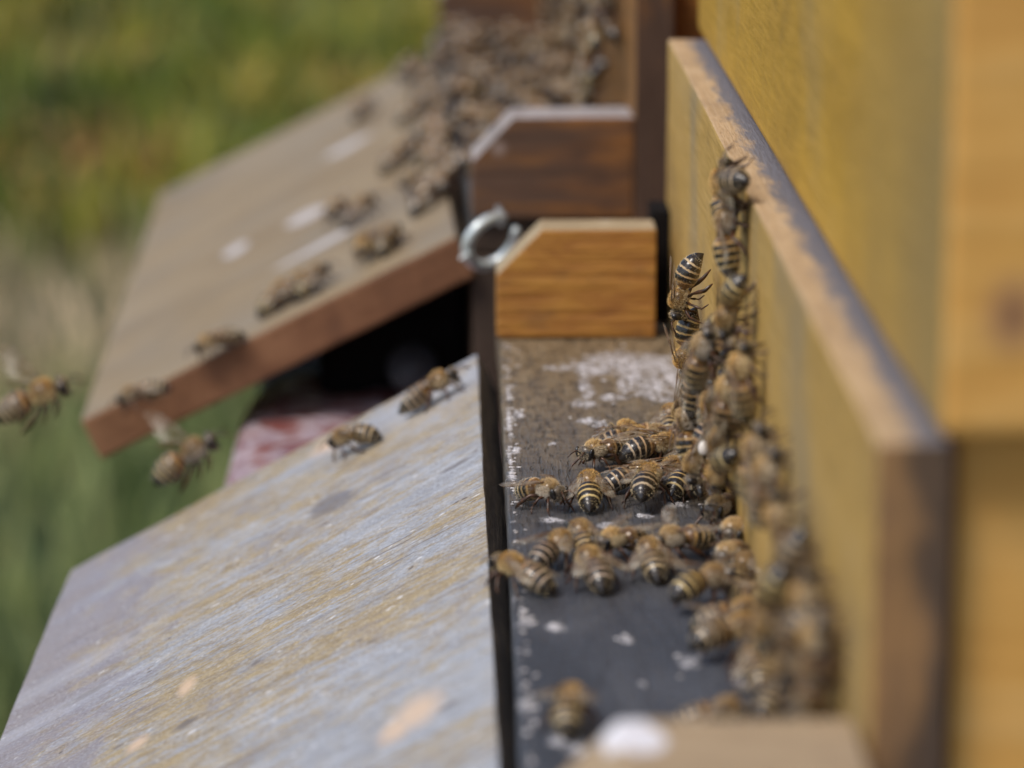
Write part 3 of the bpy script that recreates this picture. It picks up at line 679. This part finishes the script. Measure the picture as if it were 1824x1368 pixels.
VAR = {
 'rest':   dict(seed=1, wing_out=.46, wing_up=-.30, curl=-.15, pitch=-.36, lift=1.2, len=8.3),
 'rest2':  dict(seed=2, wing_out=.38, wing_up=-.30, curl=-.25, pitch=-.34, bend=.15, headyaw=.15, lift=1.1, len=8.2),
 'open':   dict(seed=3, wing_out=.62, wing_up=-.08, curl=-.25, pitch=-.28, bend=-.12, lift=1.0, len=8.0),
 'raised': dict(seed=4, wing_out=.75, wing_up=.18, curl=-.8, pitch=.0, lift=1.9, len=8.0),
 'hunch':  dict(seed=5, wing_out=.48, wing_up=.12, curl=-.9, pitch=-.20, bend=.25, headyaw=-.2, lift=1.1, len=7.8),
 'long':   dict(seed=6, wing_out=.34, wing_up=-.08, curl=-.10, pitch=-.18, len=8.4, fat=.92, lift=.5),
 'flat':   dict(seed=8, wing_out=.50, wing_up=-.25, curl=-.3, pitch=-.32, bend=-.3, headyaw=.3, fat=1.0, lift=1.1, len=8.2),
 'wide':   dict(seed=9, wing_out=1.0, wing_up=.22, curl=-.5, pitch=-.15, bend=.1, lift=1.0, len=8.0),
 'fly':    dict(seed=10, wing_out=1.0, wing_up=.75, curl=-.45, pitch=-.12, fly=True, wing_roll=.1, hind_out=-.1),
}
MESH = {k: (bee_mesh(v), hair_mesh(v), wing_mesh(v, -1), wing_mesh(v, 1)) for k, v in VAR.items()}
LOW = [bee_mesh(v, 10, True) for v in (VAR['rest'], VAR['open'], VAR['hunch'], VAR['flat'])]

BS = .90
def place(o, P, n, fwd, scale, roll=0, tilt=0):
    scale *= BS
    n = Vector(n).normalized(); f = Vector(fwd); f = (f - n * f.dot(n)).normalized(); s = f.cross(n).normalized()
    m3 = Matrix((s, f, n)).transposed() @ Matrix.Rotation(tilt, 3, 'X') @ Matrix.Rotation(roll, 3, 'Y')
    o.matrix_world = Matrix.LocRotScale(Vector(P), m3.to_quaternion(), Vector((scale,) * 3))
BEES = []
def bee(kind, P, n, fwd, label, scale=1.0, roll=0, tilt=0, group='honey bees at the entrance of the nearest hive'):
    b, hr, wl, wr = MESH[kind]
    o = link('honey_bee', b); place(o, P, n, fwd, scale, roll, tilt)
    for nm, me in (('hair', hr), ('wing', wl), ('wing', wr)): link(nm, me, None, o)
    tag(o, label, 'bee', group); BEES.append(o); return o
HGT = .0031
def fbee(px, py, hd, kind, label, scale=1.0, z=0.0, **k):          # on the landing board; hd clockwise from "away"
    p = hit(px, py, (0, 0, z + HGT), Z3); a = R(hd); d = Vector((math.sin(a), math.cos(a), 0))
    c = Vector((p.x, p.y, z)) + d * .0008                          # visual centre sits a little behind the origin
    return bee(kind, c, Z3, d, label, scale, **k)
WX = .0488
def wbee(px, py, hd, kind, label, scale=1.0, off=0.0, nz=0.0, **k):  # on the entrance board; hd: 0 up, 90 to camera, 180 down
    p = hit(px, py, (WX - off - HGT, 0, 0), X3); a = R(hd); d = Vector((0, -math.sin(a), math.cos(a)))
    c = Vector((WX - off, p.y, p.z)) + d * .0008
    return bee(kind, c, (-1, 0, nz), d, label, scale, **k)
def rbee(px, py, ang, kind, label, scale=1.0, **k):                 # on the near ramp; ang from up the slope
    p = onramp(px, py, HGT) - RN * HGT; a = R(ang); d = RU * math.cos(a) + Vector(Y3) * math.sin(a)
    return bee(kind, p, RN, d, label, scale, **k)
def r2bee(px, py, ang, label, scale=1.0):
    p = onramp2(px, py, HGT) - NW2 * HGT; a = R(ang); d = UW2 * math.cos(a) + YW2 * math.sin(a)
    k = rnd.choice(['rest', 'open', 'flat', 'hunch'])
    return bee(k, p, NW2, d, label, scale, group='honey bees on the tan ramp')

fbee(957, 872, 140, 'open', 'bee at the left board edge, head turned down right, wings trailing up left', 1.0)
fbee(1050, 872, 2, 'rest', 'sharp bee seen from behind, alone between two bees, pointed black tail toward us', 1.0)
fbee(1152, 872, 12, 'raised', 'sharp bee with raised striped black tipped abdomen and long legs, right of the lone bee', 1.08)
fbee(1172, 835, 75, 'long', 'bee with orange furry back just above the raised striped abdomen, wings pointing left', 1.0)
fbee(1158, 806, 70, 'raised', 'bee whose glossy round black tail tip points left in the middle of the huddle', 1.0)
fbee(1080, 803, 228, 'hunch', 'bee with amber thorax and banded grey head at the left end of the huddle', 1.0)
fbee(1108, 782, 85, 'open', 'bee with thin wings stretched left, at the back left of the huddle', .98)
fbee(1142, 770, 262, 'rest2', 'bee with pinkish wing laid to the right, top of the huddle', .98)
fbee(1194, 748, 5, 'rest', 'farthest bee of the huddle, orange back and two thin gold bands, seen from behind', .95)
fbee(1196, 775, 260, 'wide', 'bee showing one bright whitish wing behind the huddle', .95)
fbee(1172, 792, 130, 'flat', 'greyish bee low in the middle of the huddle behind the raised abdomens', .95)
fbee(1222, 852, 40, 'rest2', 'bee with bluish grey abdomen pointing down left beside a white flake', 1.0)
fbee(1254, 862, 10, 'raised', 'slim bee with upright narrow wings right of the white flake', 1.0)
fbee(1240, 812, 35, 'flat', 'bee in front of the climbing cluster, head up toward the wall', 1.0)
fbee(1118, 846, 60, 'flat', 'small grey bee half hidden left of the raised striped abdomen', .92)
fbee(1040, 962, -8, 'rest', 'bee in the lower row seen from behind, second line, above the pair', 1.0)
fbee(982, 978, 32, 'open', 'bee heading right and away, striped abdomen, second from left in the lower row', 1.0)
fbee(935, 1020, -48, 'rest2', 'leftmost bee of the lower row at the gap, orange back, tail to the right', 1.02)
fbee(1060, 1012, -18, 'flat', 'bee with pale wing spot at the front of the lower row, tail toward us', 1.05)
fbee(1115, 962, 232, 'hunch', 'bee facing us with bowed head and orange back in the lower row', 1.0)
fbee(1162, 995, -6, 'rest', 'bee seen from behind with black tail tip, right of the bee with pale wing spot', 1.0)
fbee(1222, 962, 240, 'wide', 'bee facing us with one long white wing raised up right', 1.05)
fbee(1246, 1052, 48, 'raised', 'blurred bee with curved striped abdomen near the wall, below the long white wing', 1.05)
fbee(1292, 1140, 62, 'raised', 'blurred bee with drooping dark tail, nearest the empty board', 1.05)
fbee(1296, 1096, 80, 'flat', 'blurred bee lying sideways just above the bee with drooping tail', 1.0)
fbee(1318, 1018, 20, 'open', 'blurred bee by the wall foot beside the curved abdomen bee', 1.0)
fbee(1345, 1062, 150, 'hunch', 'blurred bee with pale furry back at the wall foot, above the sideways bee', 1.0)
fbee(1292, 905, 210, 'hunch', 'furry bee at the wall foot seen from the front, round golden collar', 1.05)
fbee(1308, 945, 190, 'rest2', 'furry bee directly under the one with the golden collar', 1.05)
fbee(1305, 985, 200, 'flat', 'lowest of three furry bees stacked at the wall foot', 1.0)
fbee(1012, 1262, 10, 'hunch', 'large blurred dark bee with pale fringe alone on the near board', 1.0)
fbee(1385, 1240, 30, 'open', 'blurred bee in the corner by the near block and the wall', 1.0)
fbee(1350, 1190, 350, 'flat', 'blurred yellowish bee above the near corner', 1.0)
fbee(1262, 1272, 85, 'rest', 'blurred orange bee peeping over the back edge of the near block', .95)
p = hit(950, 1345, (0, 0, .012 + HGT), Z3)
bee('rest2', Vector((.0170, .3855, .0)), Z3, (1, .1, 0), 'very blurred bee with pale back at the bottom edge by the near block', 1.05)
# bees on the upright entrance board
wl = [
 (1302, 322, 250, 'flat', 'topmost bee on the yellow wall, just under the ledge', 0), (1292, 362, 330, 'rest2', 'dark bee tucked below the topmost bee under the ledge', 0),
 (1298, 435, 350, 'rest', 'bee climbing the yellow wall with pale wings and grey tail pointing down', 0),
 (1230, 515, 182, 'raised', 'bee standing off from the wall, glossy black tail up, head down, legs reaching right', .002),
 (1312, 545, 205, 'raised', 'bee with bulging tail up right, below the pale winged climber', 0),
 (1282, 596, 232, 'raised', 'bee with bold black and gold rings just below the bulging tail', .001),
 (1226, 608, 180, 'wide', 'bee with pale ringed abdomen up and wings spread to the left', .002),
 (1262, 655, 20, 'raised', 'bee with white barred abdomen in the middle of the chain', .0035),
 (1300, 640, 300, 'open', 'grey bee pressed to the wall right of the white barred one', 0),
 (1238, 692, 5, 'long', 'slim upright bee with golden edge in the chain', .004),
 (1226, 712, 185, 'hunch', 'round bee with cream collar at the outer left edge of the chain', .004),
 (1258, 705, 350, 'long', 'slim upright bee beside the golden edged one', .0022),
 (1285, 700, 190, 'flat', 'bee behind the slim pair, tail lost in shadow', .0005), (1310, 725, 20, 'raised', 'blurred bee with shiny bluish upright abdomen on the wall', 0),
 (1268, 745, 340, 'long', 'upright bee with dark rings low in the chain', .002), (1240, 775, 350, 'raised', 'bee with tight gold rings where chain meets board', .0035),
 (1250, 800, 170, 'rest2', 'bee head down at the foot of the chain above the pollen', .003),
 (1296, 765, 200, 'open', 'brown bee between the chain foot and the blurred wall bees', .001), 
 (1300, 832, 235, 'raised', 'bee with wide dark abdomen and thin gold rings turned sideways', .001), (1325, 690, 0, 'open', 'shaded blurred bee on the wall right of the chain', 0),
 (1345, 845, 350, 'flat', 'dark blurred bee on the wall above the golden collar bee', 0),
 (1365, 885, 10, 'open', 'blurred bee with pale wings on the wall right of the golden collar bee', 0), 
 (1400, 955, 340, 'rest', 'large blurred bee with grey wings high on the near wall', 0),
 (1412, 1012, 190, 'open', 'large blurred bee below the grey winged one', 0), 
 (1395, 1075, 200, 'raised', 'large blurred bee with round shining back in the near cluster', .002), (1440, 1110, 350, 'rest', 'blurred bee with bright white wing patch on the near wall', 0),
 (1415, 1150, 170, 'hunch', 'blurred bee below the round shining back', .002), (1455, 1175, 20, 'flat', 'faint blurred bee hugging the wall near the corner', 0),
 (1405, 1205, 340, 'rest2', 'blurred yellow brown bee low on the near wall', .001), (1452, 1235, 10, 'open', 'lowest blurred bee on the wall, above the near block', 0),
 (1370, 1120, 350, 'hunch', 'blurred bee with pale fur between wall and sideways bee', .002)]
for i, (px, py, hd, kind, lab, off) in enumerate(wl):
    o = wbee(px, py, hd, kind, lab, rnd.uniform(.96, 1.07), off, nz=rnd.uniform(-.1, .35))
    if lab.startswith('bee head down at the foot'):
        bm = bmesh.new()
        bmesh.ops.create_icosphere(bm, subdivisions=3, radius=.0011, matrix=Matrix.Translation((-.0034, -.0008, .0034)) @ Matrix.Diagonal((.8, 1.25, 1, 1)))
        for v in bm.verts: v.co += v.normal * noise.noise(v.co * 2500) * .0001
        bmobj('pollen_ball', bm, M['pollen'], o, True)
# ramp bees
rbee(768, 692, 4, 'long', 'orange striped bee walking up the grey ramp near its top corner', 1.12)
rbee(628, 778, 150, 'hunch', 'blurred bee with yellow back at the far edge of the grey ramp', 1.0)
# flying
def flybee(px, py, yy, fwd, up, label, scale=1.0):
    bee('fly', hit(px, py, (0, yy, 0), Y3) - Vector(up) * .003, up, fwd, label, scale, group='honey bees in flight')
flybee(330, 820, .695, (.84, .1, .50), (-.45, -.25, .85), 'flying bee with golden back in front of the red sack', 1.42)
flybee(58, 716, .70, (.92, .1, .36), (-.30, -.30, .9), 'flying bee with orange body at the left edge over the lawn', 1.5)
# ramp of the second hive
for q in [(385, 606, 200, 'single dark bee on the lower tan ramp near its front edge'), (492, 527, 30, 'left bee of the pair in the middle of the tan ramp'), (556, 497, 40, 'right bee of the pair in the middle of the tan ramp'),
          (525, 510, 10, 'small bee between the pair in the middle of the tan ramp'), (250, 700, 180, 'faint grey bee at the low front corner of the tan ramp'), (644, 193, 60, 'lone faint bee high on the tan ramp'), (707, 278, 20, 'lone bee right of the middle on the tan ramp above the clump'),
          (600, 372, 250, 'dark bee beside the pale patch on the tan ramp'), (640, 372, 40, 'bee right beside the one at the pale patch'), (655, 440, 250, 'left bee of the clump at the front edge of the tan ramp'), (690, 425, 60, 'right bee of the clump at the front edge of the tan ramp'), (668, 425, 150, 'furry bee on top of the clump at the front edge of the tan ramp')]:
    r2bee(*q)
# crowds, all alike at this blur
def low(P, n, f, label, group, sc=1.0):
    me = rnd.choice(LOW); o = link('honey_bee', me); place(o, P, n, f, sc * rnd.uniform(.95, 1.08), rnd.uniform(-.2, .2), rnd.uniform(-.15, .15)); tag(o, label, 'bee', group)
def rdir(): a = rnd.uniform(0, math.tau); return Vector((math.cos(a), math.sin(a), 0))
def scatter(n, gen, dist, tries=4000):
    out = []
    for _ in range(tries):
        if len(out) >= n: break
        p = gen()
        if all((p - q).length > dist for q in out): out.append(p)
    return out
for p in scatter(30, lambda: onramp2(*(lambda t, u: (742 + 70 * t - 16 * u, 405 - 60 * t - 270 * u))(rnd.random() ** .7, rnd.random())), .0062):
    a = rnd.uniform(0, math.tau)
    low(p, NW2, UW2 * math.cos(a) + YW2 * math.sin(a), 'blurred bee in the crowd along the upper right side of the tan ramp', 'bees crowded on the upper side of the tan ramp')
for p in scatter(120, lambda: Vector((rnd.uniform(.014, .046), rnd.uniform(.024, .312), rnd.choice((0, 0, .0035)))), .0062, 9000):
    low(h2m @ p, Z3, rdir(), 'blurred brown bee crowded on the landing board of the second hive', 'bees crowded on the second landing board')
for p in scatter(60, lambda: Vector((.0488 - rnd.choice((0, 0, .004)), rnd.uniform(.03, .34), rnd.uniform(.004, .062))), .0068, 9000):
    a = rnd.uniform(0, math.tau)
    low(h2m @ p, (-1, 0, .1), (0, math.cos(a), math.sin(a)), 'blurred bee clinging to the upright front of the second hive', 'bees clinging to the second hive front')
